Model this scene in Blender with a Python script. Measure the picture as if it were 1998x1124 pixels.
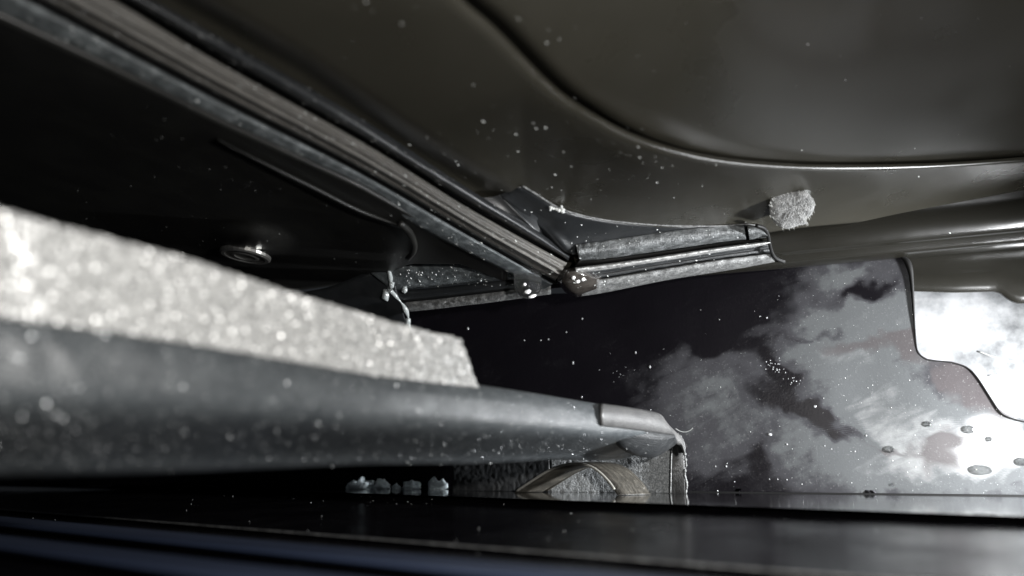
import bpy, bmesh, math, random
from mathutils import Vector, noise, Matrix
import numpy as np

# ---------------------------------------------------------------- scene, camera, light
sc = bpy.context.scene
for o in list(bpy.data.objects): bpy.data.objects.remove(o)
COL = sc.collection
random.seed(7); rng = np.random.default_rng(7)
FP = 1568.0                                   # focal length, photo pixels (1998 wide)
TH = math.atan((895 - 562) / FP)              # the camera lies on the sill and looks slightly up
CH = 0.011                                    # lens height above the sill ledge (metres)
cam = bpy.data.cameras.new('camera'); camo = bpy.data.objects.new('camera', cam); COL.objects.link(camo)
camo.location = (0, 0, CH); camo.rotation_euler = (math.pi / 2 + TH, 0, 0)
cam.sensor_width = 36; cam.lens = FP / 1998 * 36
cam.clip_start = 0.002; cam.clip_end = 20
cam.dof.use_dof = True; cam.dof.focus_distance = 0.25; cam.dof.aperture_fstop = 9.5; cam.dof.aperture_blades = 0
sc.camera = camo
world = bpy.data.worlds.new('World'); sc.world = world; world.use_nodes = True
bg = world.node_tree.nodes['Background']; bg.inputs[0].default_value = (.80, .88, 1, 1); bg.inputs[1].default_value = 0.02
def lamp(name, loc, watt, radius, col, size=None):
    l = bpy.data.lights.new(name, 'POINT'); l.energy = watt; l.shadow_soft_size = radius; l.color = col
    o = bpy.data.objects.new(name, l); COL.objects.link(o); o.location = loc
    return o
lamp('flash_light', (.048, .016, .032), 1.60, .0045, (1, .98, .95))
wl = lamp('added_side_spot', (.235, .178, .018), 12.0, .006, (.96, .98, 1))
wl.data.type = 'SPOT'; wl.data.energy = 12.0; wl.data.spot_size = math.radians(100); wl.data.spot_blend = 1.0      # added spot out of view, stands in for daylight from the right, aimed at the plate
wl.rotation_euler = (Vector((.135, .252, -.004)) - wl.location).to_track_quat('-Z', 'Y').to_euler()
sc.view_settings.view_transform = 'Standard'; sc.view_settings.look = 'None'
sc.view_settings.exposure = 0; sc.view_settings.gamma = 1; sc.view_settings.use_curve_mapping = False

# ---------------------------------------------------------------- geometry helpers
CV = Vector((0, 0, CH)); RX = Vector((1, 0, 0))
UP = Vector((0, -math.sin(TH), math.cos(TH))); FW = Vector((0, math.cos(TH), math.sin(TH)))
def ray(x, y): return FW + RX * ((x - 999) / FP) - UP * ((y - 562) / FP)
def P(x, y, d): return CV + ray(x, y) * d
class Plane:
    def __init__(s, a, b, c):
        a, b, c = P(*a), P(*b), P(*c); n = (b - a).cross(c - a).normalized()
        if n.dot(CV - a) < 0: n = -n
        s.p, s.n = a, n
    def at(s, x, y, off=0.0):                 # point of the plane, lifted by off towards the viewer's side
        r = ray(x, y); q = s.p + s.n * off
        return CV + r * ((q - CV).dot(s.n) / r.dot(s.n))
CEIL = Plane((1055, 541, .245), (96, 18, .139), (1500, 470, .255))      # underside of the right panel
CEIL_L = Plane((990, 531, .242), (0, 46, .134), (720, 530, .262))       # underside of the left panel
def floor_at(x, y, z=0.0):
    r = ray(x, y); return CV + r * ((z - CH) / r.z)
def lerp(a, b, t): return a + (b - a) * t
def sstep(a, b, x):
    t = min(1, max(0, (x - a) / (b - a))); return t * t * (3 - 2 * t)
def interp(line, x):
    xs = [p[0] for p in line]; ys = [p[1] for p in line]
    if x <= xs[0]: i = 0
    elif x >= xs[-1]: i = len(xs) - 2
    else: i = max(k for k in range(len(xs) - 1) if xs[k] <= x)
    return ys[i] + (ys[i + 1] - ys[i]) * (x - xs[i]) / (xs[i + 1] - xs[i])
def smooth_line(pts, n):                      # Catmull-Rom through the points, n samples
    pts = [Vector(p) for p in pts]; out = []; m = len(pts) - 1
    for k in range(n):
        u = k / (n - 1) * m; i = min(int(u), m - 1); t = u - i
        p1, p2 = pts[i], pts[i + 1]; p0 = pts[i - 1] if i else p1 * 2 - p2; p3 = pts[i + 2] if i + 2 <= m else p2 * 2 - p1
        out.append(.5 * ((2 * p1) + (p2 - p0) * t + (2 * p0 - 5 * p1 + 4 * p2 - p3) * t * t + (3 * p1 - p0 - 3 * p2 + p3) * t ** 3))
    return out
def thing(name, label, cat, loc, group=None):
    o = bpy.data.objects.new(name, None); COL.objects.link(o); o.location = loc; o.empty_display_size = .01
    o['label'] = label; o['category'] = cat
    if group: o['group'] = group
    return o
def obj(name, verts, faces, mat, parent=None, smooth=True, uvs=None, label=None, cat=None, group=None, kind=None):
    base = Vector((0, 0, 0))
    if parent is not None:
        p = parent
        while p: base = base + p.location; p = p.parent
    else:
        vs = [Vector(v) for v in verts]
        base = Vector((sum(v.x for v in vs) / len(vs), sum(v.y for v in vs) / len(vs), min(v.z for v in vs)))
    me = bpy.data.meshes.new(name)
    me.from_pydata([tuple(Vector(v) - base) for v in verts], [], faces); me.materials.append(mat)
    if uvs is not None:
        ul = me.uv_layers.new(name='UVMap')
        for lp in me.loops: ul.data[lp.index].uv = uvs[lp.vertex_index]
    bm = bmesh.new(); bm.from_mesh(me); bmesh.ops.recalc_face_normals(bm, faces=bm.faces); bm.to_mesh(me); bm.free()
    if smooth: me.polygons.foreach_set('use_smooth', [True] * len(me.polygons))
    o = bpy.data.objects.new(name, me); COL.objects.link(o)
    if parent is not None: o.parent = parent
    else: o.location = base
    if label: o['label'] = label
    if cat: o['category'] = cat
    if group: o['group'] = group
    if kind: o['kind'] = kind
    return o
def grid(rows):                               # rows of equal length -> verts, quads
    n = len(rows[0]); v = [q for r in rows for q in r]; f = []
    for i in range(len(rows) - 1):
        for j in range(n - 1): f.append((i * n + j, i * n + j + 1, (i + 1) * n + j + 1, (i + 1) * n + j))
    return v, f
def prism(rows):                              # rows = closed cross-sections along a length
    n = len(rows[0]); v = [q for r in rows for q in r]; f = []
    for i in range(len(rows) - 1):
        for j in range(n):
            k = (j + 1) % n; f.append((i * n + j, i * n + k, (i + 1) * n + k, (i + 1) * n + j))
    f.append(tuple(range(n))); f.append(tuple((len(rows) - 1) * n + j for j in range(n)))
    return v, f
def strip(name, A, B, prof, plane, mat, parent, n=70, thick=.0015, label=None, wob=0.0, seed=0):
    """moulded strip between the lines A and B on a plane; prof = [(place across 0..1, height), ...]"""
    A2, B2 = smooth_line([(x, y, 0) for x, y in A], n), smooth_line([(x, y, 0) for x, y in B], n)
    rows, uv, s, prev = [], [], 0.0, None
    for i in range(n):
        a, b = A2[i], B2[i]; r = []
        r.append(plane.at(a.x, a.y, prof[0][1] - thick))
        for (t, h) in prof:
            q = a.lerp(b, t)
            w = wob * noise.noise((i * .35 + seed, t * 5, seed * 3.1)) if wob else 0
            r.append(plane.at(q.x, q.y, h + w))
        r.append(plane.at(b.x, b.y, prof[-1][1] - thick))
        if prev is not None: s += (r[1] - prev).length
        prev = r[1].copy(); rows.append(r)
        wd = (r[-2] - r[1]).length
        uv += [(s, -.001)] + [(s, t * wd) for t, h in prof] + [(s, wd + .001)]
    v, f = prism(rows)
    return obj(name, v, f, mat, parent, True, uv, label)
def bulge(h, n=9, base=0.0, p=1.0, skew=0.5):
    return [(k / (n - 1), base + h * math.sin(math.pi * (k / (n - 1)) ** (math.log(.5) / math.log(skew))) ** p) for k in range(n)]
def tube(name, pts, rad, mat, parent=None, seg=8, n=40, **kw):
    pl = smooth_line(pts, n); rows = []
    for i, p in enumerate(pl):
        t = (pl[min(i + 1, n - 1)] - pl[max(i - 1, 0)]).normalized()
        a = t.cross(Vector((.13, .21, .97))).normalized(); b = t.cross(a)
        r = rad(i / (n - 1)) if callable(rad) else rad
        rows.append([p + a * r * math.cos(2 * math.pi * k / seg) + b * r * math.sin(2 * math.pi * k / seg) for k in range(seg)])
    v, f = prism(rows)
    return obj(name, v, f, mat, parent, **kw)
def blob_mesh(center, rx, ry, rz, ax, amp=0.0, seed=0, sub=2, flat=None):
    """lumpy ball; ax = 3 axes"""
    bm = bmesh.new(); bmesh.ops.create_icosphere(bm, subdivisions=sub, radius=1)
    V = []
    for v in bm.verts:
        k = 1 + amp * noise.noise(v.co * 1.7 + Vector((seed * 3.7, seed, 1)))
        c = v.co * k
        z = c.z
        if flat is not None: z = max(z, flat)
        V.append(center + ax[0] * (c.x * rx) + ax[1] * (c.y * ry) + ax[2] * (z * rz))
    F = [tuple(x.index for x in f.verts) for f in bm.faces]; bm.free()
    return V, F

# ---------------------------------------------------------------- materials
def mat(name, base, rough=.5, spec=.5, coat=0, coat_rough=.1, metallic=0, bump=None, var=None, streak=None, trans=0, ior=1.45, rvar=None, sheen=0, scratch=None):
    """bump=(scale,strength,distance) noise relief; var=(scale,colour2,low,high) mottling; streak=(along,across,strength) along the UV"""
    m = bpy.data.materials.new(name); m.use_nodes = True; nt = m.node_tree; N = nt.nodes; L = nt.links
    b = N['Principled BSDF']; b.inputs['Base Color'].default_value = (*base, 1); b.inputs['Roughness'].default_value = rough
    b.inputs['Specular IOR Level'].default_value = spec; b.inputs['Coat Weight'].default_value = coat; b.inputs['Coat Roughness'].default_value = coat_rough
    b.inputs['Metallic'].default_value = metallic; b.inputs['Transmission Weight'].default_value = trans; b.inputs['IOR'].default_value = ior
    b.inputs['Sheen Weight'].default_value = sheen
    tc = N.new('ShaderNodeTexCoord'); norm = None; colour = None
    if var:
        nz = N.new('ShaderNodeTexNoise'); nz.inputs['Scale'].default_value = var[0]; nz.inputs['Detail'].default_value = 8; nz.inputs['Roughness'].default_value = .65
        L.new(tc.outputs['Object'], nz.inputs['Vector'])
        rp = N.new('ShaderNodeValToRGB'); rp.color_ramp.elements[0].position = var[2]; rp.color_ramp.elements[1].position = var[3]
        rp.color_ramp.elements[0].color = (*base, 1); rp.color_ramp.elements[1].color = (*var[1], 1)
        L.new(nz.outputs['Fac'], rp.inputs['Fac']); colour = rp.outputs['Color']
    if streak:
        mp = N.new('ShaderNodeMapping'); mp.inputs['Scale'].default_value = (streak[0], streak[1], 1); L.new(tc.outputs['UV'], mp.inputs['Vector'])
        ns = N.new('ShaderNodeTexNoise'); ns.inputs['Scale'].default_value = 1; ns.inputs['Detail'].default_value = 5; L.new(mp.outputs[0], ns.inputs['Vector'])
        bp = N.new('ShaderNodeBump'); bp.inputs['Strength'].default_value = streak[2]; bp.inputs['Distance'].default_value = .0006
        L.new(ns.outputs['Fac'], bp.inputs['Height']); norm = bp.outputs[0]
        if len(streak) > 3:
            mx = N.new('ShaderNodeMix'); mx.data_type = 'RGBA'
            r2 = N.new('ShaderNodeValToRGB'); r2.color_ramp.elements[0].position = .42; r2.color_ramp.elements[1].position = .72
            L.new(ns.outputs['Fac'], r2.inputs['Fac']); L.new(r2.outputs['Color'], mx.inputs['Factor'])
            if colour: L.new(colour, mx.inputs['A'])
            else: mx.inputs['A'].default_value = (*base, 1)
            mx.inputs['B'].default_value = (*streak[3], 1); colour = mx.outputs['Result']
    if bump:
        nb = N.new('ShaderNodeTexNoise'); nb.inputs['Scale'].default_value = bump[0]; nb.inputs['Detail'].default_value = 4
        L.new(tc.outputs['Object'], nb.inputs['Vector'])
        bp2 = N.new('ShaderNodeBump'); bp2.inputs['Strength'].default_value = bump[1]; bp2.inputs['Distance'].default_value = bump[2]
        L.new(nb.outputs['Fac'], bp2.inputs['Height'])
        if norm: L.new(norm, bp2.inputs['Normal'])
        norm = bp2.outputs[0]
    if rvar:
        nr = N.new('ShaderNodeTexNoise'); nr.inputs['Scale'].default_value = rvar[0]; nr.inputs['Detail'].default_value = 6
        L.new(tc.outputs['Object'], nr.inputs['Vector'])
        mr = N.new('ShaderNodeMapRange'); mr.inputs['From Min'].default_value = .3; mr.inputs['From Max'].default_value = .7
        mr.inputs['To Min'].default_value = rvar[1]; mr.inputs['To Max'].default_value = rvar[2]
        L.new(nr.outputs['Fac'], mr.inputs['Value']); L.new(mr.outputs[0], b.inputs['Roughness'])
    if colour: L.new(colour, b.inputs['Base Color'])
    if norm: L.new(norm, b.inputs['Normal'])
    return m
M = {}
M['paint'] = mat('olive_black_paint', (.0215, .0203, .0158), .3, .6, bump=(900, .06, .0002), var=(60, (.025, .0235, .0185), .35, .75), rvar=(45, .24, .38))
M['paint_gloss'] = mat('olive_black_gloss_paint', (.008, .0076, .0062), .2, .55, bump=(900, .05, .0002), rvar=(45, .15, .24))
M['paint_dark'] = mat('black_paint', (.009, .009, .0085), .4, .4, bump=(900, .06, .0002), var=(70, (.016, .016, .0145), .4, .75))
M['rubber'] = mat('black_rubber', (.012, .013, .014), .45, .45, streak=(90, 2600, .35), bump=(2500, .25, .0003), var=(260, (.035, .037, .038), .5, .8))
M['rubber_smooth'] = mat('smooth_black_rubber', (.010, .011, .012), .38, .45, bump=(2200, .12, .0002), var=(150, (.020, .021, .022), .4, .8))
M['rubber_grey'] = mat('dusty_grey_rubber', (.036, .041, .043), .5, .5, streak=(200, 2200, .3), bump=(3000, .5, .0004), var=(330, (.12, .132, .136), .45, .72))
M['rubber_brown'] = mat('worn_brownish_rubber', (.046, .044, .040), .45, .5, streak=(60, 3800, .5, (.11, .105, .096)), bump=(2600, .3, .0003), var=(240, (.075, .07, .062), .45, .75))
M['rubber_scuff'] = mat('scuffed_pale_rubber', (.05, .053, .054), .42, .5, streak=(900, 700, .4), bump=(2600, .8, .0005), var=(350, (.19, .20, .203), .42, .72))
M['bead'] = mat('pale_worn_bead', (.17, .17, .168), .34, .5, bump=(1500, .5, .0004), var=(500, (.48, .48, .47), .4, .65))
M['lip'] = mat('speckled_lip_rubber', (.06, .061, .061), .5, .4, bump=(1900, .6, .0005), var=(650, (.165, .167, .165), .42, .7))
M['foam'] = mat('grey_foam', (.22, .222, .216), .75, .4, bump=(1500, .9, .0008), var=(900, (.43, .43, .42), .38, .68))
M['grain'] = mat('foam_cell_wall', (.60, .60, .59), .42, .8, metallic=.6)
M['glint'] = mat('dull_glint', (.42, .43, .44), .34, .6, metallic=.5)
M['bar'] = mat('grey_black_bar_plastic', (.032, .036, .039), .46, .45, bump=(1600, .4, .0003), var=(300, (.064, .070, .073), .35, .8), rvar=(120, .35, .55))
M['bar_worn'] = mat('rubbed_bar_end', (.047, .047, .047), .45, .5, bump=(1800, .4, .0003), var=(200, (.075, .074, .073), .4, .7))
M['felt'] = mat('grey_felt', (.09, .096, .098), .45, .6, bump=(2100, .7, .0006), var=(1600, (.26, .27, .275), .42, .72), sheen=.2)
M['sill'] = mat('gloss_black_sill', (.0035, .0033, .0042), .2, .30, bump=(260, .02, .0002), rvar=(90, .16, .28))
M['sill_gloss'] = mat('polished_black_ledge', (.004, .004, .005), .1, .5, coat=.6, coat_rough=.06, bump=(260, .02, .0002), rvar=(90, .07, .18))
M['sill_rib'] = mat('sky_sheen_rib', (.026, .036, .066), .4, .5, bump=(700, .05, .0002))  # blue of a sky reflection is put into the base colour
M['black'] = mat('black_rubber_and_shade', (.004, .004, .004), .6, .3)
M['white'] = mat('pale_panel_paint', (.014, .016, .018), .5, .4, bump=(300, .15, .0004), var=(45, (.24, .245, .25), .32, .60))
M['plug'] = mat('fuzzy_grey_plug', (.085, .087, .086), .6, .4, bump=(1900, .8, .0007), var=(900, (.25, .25, .247), .4, .68), sheen=.3)
M['water'] = mat('water', (.98, 1, 1), .02, .5, trans=1, ior=1.33)
M['gel'] = mat('cloudy_water_drop', (1, 1, 1), .0, .8, trans=.99, ior=1.36)
M['highlight'] = mat('painted_highlight_spot', (.92, .93, .93), .12, .9, trans=.25, ior=1.4, coat=1)  # near-white colour stands in for highlights on wet surfaces
M['glass_bead'] = mat('glinting_droplet', (.9, .92, .93), .08, .9, trans=.72, ior=1.35, coat=1)  # whitened, so the droplets carry their glint in the colour
M['wet'] = mat('wet_brown_corner', (.020, .0175, .0155), .12, .6, coat=1, coat_rough=.03, bump=(500, .2, .0004), var=(300, (.045, .040, .035), .4, .7))
M['glue'] = mat('clear_glue', (.30, .32, .32), .14, .7, trans=.35, ior=1.45)
M['crumb'] = mat('white_flake', (.80, .91, .96), .5, .4, bump=(900, .5, .0006))
M['loop'] = mat('olive_grey_rubber_strip', (.026, .024, .020), .5, .4, streak=(300, 1400, .5, (.060, .055, .046)), bump=(1800, .4, .0003))
M['loop_edge'] = mat('pale_cut_edge', (.17, .165, .15), .6, .3, bump=(1800, .5, .0003))
M['dust'] = mat('dust', (.62, .64, .63), .5, .5)
M['dust_dim'] = mat('grey_dust', (.20, .205, .20), .55, .4)
M['metal'] = mat('bright_screw_metal', (.28, .275, .26), .3, .5, metallic=.9)

def plate_material():
    m = bpy.data.materials.new('wiped_dirty_black_plate'); m.use_nodes = True; nt = m.node_tree; N = nt.nodes; L = nt.links
    b = N['Principled BSDF']; at = N.new('ShaderNodeAttribute'); at.attribute_name = 'dirt_glare'
    sep = N.new('ShaderNodeSeparateColor'); L.new(at.outputs['Color'], sep.inputs[0])
    tc = N.new('ShaderNodeTexCoord')
    def nz(s, d=8, stretch=None):
        n = N.new('ShaderNodeTexNoise'); n.inputs['Scale'].default_value = s; n.inputs['Detail'].default_value = d; n.inputs['Roughness'].default_value = .6
        if stretch:
            n.inputs['Distortion'].default_value = 1.0
            mp = N.new('ShaderNodeMapping'); mp.vector_type = 'TEXTURE'; mp.inputs['Scale'].default_value = tuple(1 / q for q in stretch); mp.inputs['Rotation'].default_value = (0, -.42, 0)
            L.new(tc.outputs['Object'], mp.inputs['Vector']); L.new(mp.outputs[0], n.inputs['Vector'])
        else: L.new(tc.outputs['Object'], n.inputs['Vector'])
        return n.outputs['Fac']
    def math_(op, a, c):
        n = N.new('ShaderNodeMath'); n.operation = op
        for i, q in enumerate((a, c)):
            if isinstance(q, (int, float)): n.inputs[i].default_value = q
            else: L.new(q, n.inputs[i])
        return n.outputs[0]
    def ramp(x, lo, hi, a=0., c=1.):
        n = N.new('ShaderNodeMapRange'); n.interpolation_type = 'SMOOTHSTEP'; n.inputs['From Min'].default_value = lo; n.inputs['From Max'].default_value = hi
        n.inputs['To Min'].default_value = a; n.inputs['To Max'].default_value = c; L.new(x, n.inputs['Value']); return n.outputs[0]
    def mix(f, a, c):
        n = N.new('ShaderNodeMix'); n.data_type = 'RGBA'; L.new(f, n.inputs['Factor'])
        for k, q in (('A', a), ('B', c)):
            if isinstance(q, tuple): n.inputs[k].default_value = (*q, 1)
            else: L.new(q, n.inputs[k])
        return n.outputs['Result']
    n1 = nz(130, 9); n2 = nz(60, 6, (1, 1, 4.0)); n3 = nz(1500, 3); n4 = nz(260, 6)
    jit = math_('ADD', math_('MULTIPLY', math_('SUBTRACT', n1, .5), .36), math_('MULTIPLY', math_('SUBTRACT', n2, .5), .40))
    d = math_('ADD', sep.outputs[0], jit)
    film = ramp(d, -.04, .42)                                 # thin dust film
    thick = ramp(math_('ADD', d, math_('MULTIPLY', math_('SUBTRACT', n4, .5), .4)), .42, .72)
    g = math_('ADD', sep.outputs[1], math_('MULTIPLY', jit, .5))
    mauve = math_('MULTIPLY', ramp(g, .30, .66, 0, .85), ramp(sep.outputs[1], .05, .3))
    c = mix(film, (.0034, .0030, .0040), (.030, .030, .033))
    c = mix(thick, c, (.062, .065, .067))
    c = mix(ramp(d, .86, 1.2), c, (.175, .178, .178))  # palest step also paints the blown-out glare at the right end
    c = mix(mauve, c, (.046, .041, .042))
    c = mix(ramp(n3, .60, .74, 0, .35), c, (.20, .20, .20))     # fine pale specks (scaled by film below)
    c2 = mix(film, (.0034, .0030, .0040), c)
    L.new(c2, b.inputs['Base Color'])
    L.new(ramp(d, .1, .5, .30, .55), b.inputs['Roughness'])
    b.inputs['Specular IOR Level'].default_value = .04
    bp = N.new('ShaderNodeBump'); bp.inputs['Strength'].default_value = .3; bp.inputs['Distance'].default_value = .0003
    L.new(math_('ADD', math_('MULTIPLY', n3, .5), math_('MULTIPLY', n4, .4)), bp.inputs['Height']); L.new(bp.outputs[0], b.inputs['Normal'])
    return m
M['plate'] = plate_material()

# ---------------------------------------------------------------- the sill (setting)
VPX = -1240
def sill_pt(s, along, z):                     # a point of the sill edge whose picture slope from its vanishing point is s
    y0 = 895 + (999 - VPX) * s; q = floor_at(999, y0, z)
    d = Vector(((VPX - 999) / FP, 0, 0)) + FW + UP * 0
    dirv = (RX * ((VPX - 999) / FP) + FW - UP * ((895 - 562) / FP)); dirv.z = 0; dirv.normalize()
    return q + dirv * along
def sill_profile(prof, a0, a1, n=30):
    rows = []
    for i in range(n):
        a = lerp(a0, a1, i / (n - 1)); rows.append([sill_pt(s, a, z) for s, z in prof])
    return rows
Z1 = -.0016; Z2 = -.0048
pts = [(.0350, -.0001), (.0353, -.0004), (.0354, -.0010), (.0356, -.0013), (.0362, -.0011), (.0372, -.0009), (.0385, -.0010), (.0395, -.0014), (.0405, Z1)]
prof = [(.0215, -.03)] + [(.0215, 0), (.030, 0), (.0342, 0)] + pts + [(.0425, Z1 - .0002), (.060, -.0034), (.0775, Z2), (.0785, Z2 + .00022), (.0797, Z2 + .0003), (.0808, Z2 + .0001), (.082, Z2 - .0003)]
for k in range(13): t = k / 12; prof.append((lerp(.087, .112, t), Z2 - .0006 + .0016 * math.sin(math.pi * t)))
for k in range(13): t = k / 12; prof.append((lerp(.116, .152, t), Z2 - .0008 + .0018 * math.sin(math.pi * t)))
prof += [(.17, Z2 - .002), (.30, Z2 - .003), (.30, -.03)]
v, f = prism(sill_profile(prof, -.35, .55, 40))
sill = obj('sill', v, f, M['sill'], None, True, kind='structure')
m = sill.modifiers.new('e', 'EDGE_SPLIT'); m.split_angle = math.radians(35)

lt_ = []
for i in range(40):
    a = lerp(-.34, .54, i / 39); lt_.append([sill_pt(s_, a, z_) for s_, z_ in ((.0216, .00015), (.028, .00016), (.0335, .00016), (.0347, .00012), (.0347, -.0006), (.0216, -.0006))])
v, f = prism(lt_); obj('ledge_top', v, f, M['sill_gloss'], sill, smooth=False)
for s0, s1, zb in ((.0885, .1105, .0002), (.118, .150, .0001)):
    rb = []
    for i in range(40):
        a = lerp(-.30, .50, i / 39); rb.append([sill_pt(lerp(s0, s1, k / 10), a, Z2 + zb - .0006 + .0017 * math.sin(math.pi * k / 10)) for k in range(11)] + [sill_pt(s1, a, Z2 - .003), sill_pt(s0, a, Z2 - .003)])
    v, f = prism(rb); obj('rib', v, f, M['sill_rib'], sill)
tube('trim_line', [sill_pt(.0795, a, Z2 + .0005) for a in np.linspace(-.30, .50, 9)], lambda t: .00017 + .00006 * noise.noise((t * 90, 1, 1)), M['lip'], sill, n=160, seg=6)

# ---------------------------------------------------------------- white panel behind, at the right
r = [[], []]
wp = thing('pale_panel', 'overexposed white metal panel behind the curved edge of the dirty plate', 'panel', floor_at(2000, 962) + Vector((.03, .045, 0)))
WPL = Plane((1790, 960, .292), (2100, 960, .275), (1790, 560, .300))
rows = []
for j in range(50):
    y = lerp(470, 985, j / 49); rr = []
    for i in range(60):
        x = lerp(1640, 2500, i / 59)
        w = .0004 * noise.noise((x * .012, y * .012, 2)) + .0008 * math.exp(-((y - (700 + (x - 1930) * .22)) / 9) ** 2) * sstep(1915, 1930, x)
        rr.append(WPL.at(x, y, w))
    rows.append(rr)
v, f = grid(rows); o = obj('panel_sheet', v, f, M['white'], wp); md = o.modifiers.new('s', 'SOLIDIFY'); md.thickness = .0015
def ribbon(name, pl, pts, rad, mt, parent, off=.0004, **kw):
    return tube(name, [pl.at(x, y, off) for x, y in pts], rad, mt, parent, seg=6, n=24, **kw)
ribbon('scratch', WPL, [(1910, 686), (1940, 697), (1965, 703), (1990, 711)], .0003, M['dust_dim'], wp)
ribbon('seam', WPL, [(1930, 733), (1960, 731), (2000, 733), (2060, 729)], .0002, M['bead'], wp)

# ---------------------------------------------------------------- dirty plate
W0, W1 = floor_at(1340, 961), floor_at(1998, 969)
wn = Vector((W1.y - W0.y, -(W1.x - W0.x), 0)).normalized()
if wn.dot(CV - W0) < 0: wn = -wn
class Wall:
    n = wn; p = W0
    @staticmethod
    def at(x, y, off=0.0):
        r = ray(x, y); q = W0 + wn * off; return CV + r * ((q - CV).dot(wn) / r.dot(wn))
RIGHT = [(480, 1735), (497, 1742), (500, 1756), (506, 1767), (516, 1773), (530, 1776), (560, 1780), (640, 1786), (680, 1790), (692, 1797), (700, 1810), (704, 1830), (707, 1858),
         (716, 1885), (735, 1905), (770, 1928), (800, 1948), (812, 1966), (822, 2000), (840, 2110), (1000, 2330)]
TOP = [(-1500, 560), (560, 590), (800, 600), (1000, 575), (1120, 572), (1300, 540), (1500, 520), (1600, 508), (1700, 499), (1745, 497), (1775, 499), (2100, 480)]
DUST_GLARE = [(1670, 615, 140, 60, -10, .72), (1700, 760, 150, 105, 0, .72), (1560, 860, 190, 80, 8, .44), (1400, 745, 105, 90, 0, .34), (1900, 885, 190, 95, 0, 1.0), (1640, 540, 100, 28, -5, .55),  # heavy blob at the right end holds dust and painted glare
        (1290, 770, 100, 90, 0, .20), (1190, 660, 80, 70, 0, .16), (1380, 900, 100, 55, 0, .22), (1700, 930, 160, 40, 0, .25), (1780, 600, 40, 80, 0, .3), (1600, 700, 140, 30, -6, .3), (1960, 840, 60, 60, 0, .5),
        (1690, 566, 60, 17, -15, -.75), (1370, 590, 150, 36, -5, -.8), (1520, 722, 50, 22, 38, -.85), (1560, 800, 100, 20, 28, -.75), (1190, 720, 45, 35, 0, -.4),
        (1000, 700, 160, 140, 0, -1), (1630, 840, 70, 9, 25, -.5), (1430, 930, 60, 30, 0, -.2), (1485, 885, 24, 42, 0, -.45), (1395, 665, 45, 20, 0, -.4), (1590, 660, 120, 10, -4, -.3),
        (1250, 620, 150, 60, 0, -.3), (1595, 800, 16, 16, 0, -.6)]
MAUVE = [(1680, 672, 115, 20, -8, .62), (1870, 745, 75, 42, 30, .95), (1835, 890, 42, 50, 0, .75), (1772, 670, 28, 45, 0, .6), (1730, 878, 70, 10, 8, .55), (1955, 800, 60, 30, 40, .45),
         (1800, 745, 32, 22, 20, -.8), (1860, 850, 60, 14, -10, .5)]
def blobs(L_, x, y):
    s = 0
    for cx, cy, rx, ry, a, w in L_:
        a = math.radians(a); dx, dy = x - cx, y - cy
        u = (dx * math.cos(a) + dy * math.sin(a)) / rx; q = (-dx * math.sin(a) + dy * math.cos(a)) / ry
        s += w * math.exp(-(u * u + q * q) * .9)
    return s
plate_t = thing('dirty_plate', 'wiped dirty black plate with grey smears and a stepped right edge', 'plate', (W0 + W1) / 2)
NX, NY = 230, 140
rows, dirt_glare = [], []
rinv = [(a, b) for a, b in RIGHT]
for j in range(NY):
    vv = (j / (NY - 1)); vv = lerp(vv * vv * .6 + vv * .4, vv, sstep(0, .4, vv)); row = []
    ya = lerp(497, 1000, vv); xr = interp(rinv, ya)
    for i in range(NX):
        x = (lerp(-1500, 700, i / 15) if i < 15 else lerp(700, xr, (i - 15) / (NX - 16))); y = lerp(interp(TOP, x), 1000, vv)
        wx = x + 26 * noise.noise((x * .02, y * .02, 0)) + 12 * noise.noise((x * .06, y * .06, 4)); wy = y + 26 * noise.noise((x * .02, y * .02, 9)) + 12 * noise.noise((x * .06, y * .06, 14))
        dirt_glare.append((min(1.4, max(0, blobs(DUST_GLARE, wx, wy) + .05)), min(1, max(0, blobs(MAUVE, wx, wy))), 0, 1))
        row.append(Wall.at(x, y, .00035 * noise.noise((x * .008, y * .008, 3))))
    rows.append(row)
for row in rows:
    for q in row: q.z = max(q.z, .0002)
v, f = grid(rows); po = obj('plate_sheet', v, f, M['plate'], plate_t)
ca = po.data.color_attributes.new('dirt_glare', 'FLOAT_COLOR', 'POINT')
ca.data.foreach_set('color', np.array(dirt_glare, dtype=np.float32).ravel())
md = po.modifiers.new('s', 'SOLIDIFY'); md.thickness = .0012; md.offset = -1
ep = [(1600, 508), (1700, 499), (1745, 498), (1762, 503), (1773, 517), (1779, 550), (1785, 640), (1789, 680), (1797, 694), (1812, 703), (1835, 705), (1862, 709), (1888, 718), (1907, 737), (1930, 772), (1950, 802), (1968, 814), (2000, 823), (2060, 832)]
tube('edge_shadow', [Wall.at(x, y, .0001) for x, y in ep], lambda t: .00021 + .0008 * math.exp(-((t - .22) / .07) ** 2), M['black'], plate_t, n=120)  # black line drawn for the shaded gap along the edge
tube('base_gasket', [Wall.at(x, interp([(600, 951), (1340, 961.5), (1998, 969)], x), .0006) for x in range(1300, 2400, 60)], .00055, M['black'], plate_t, n=30)

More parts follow.
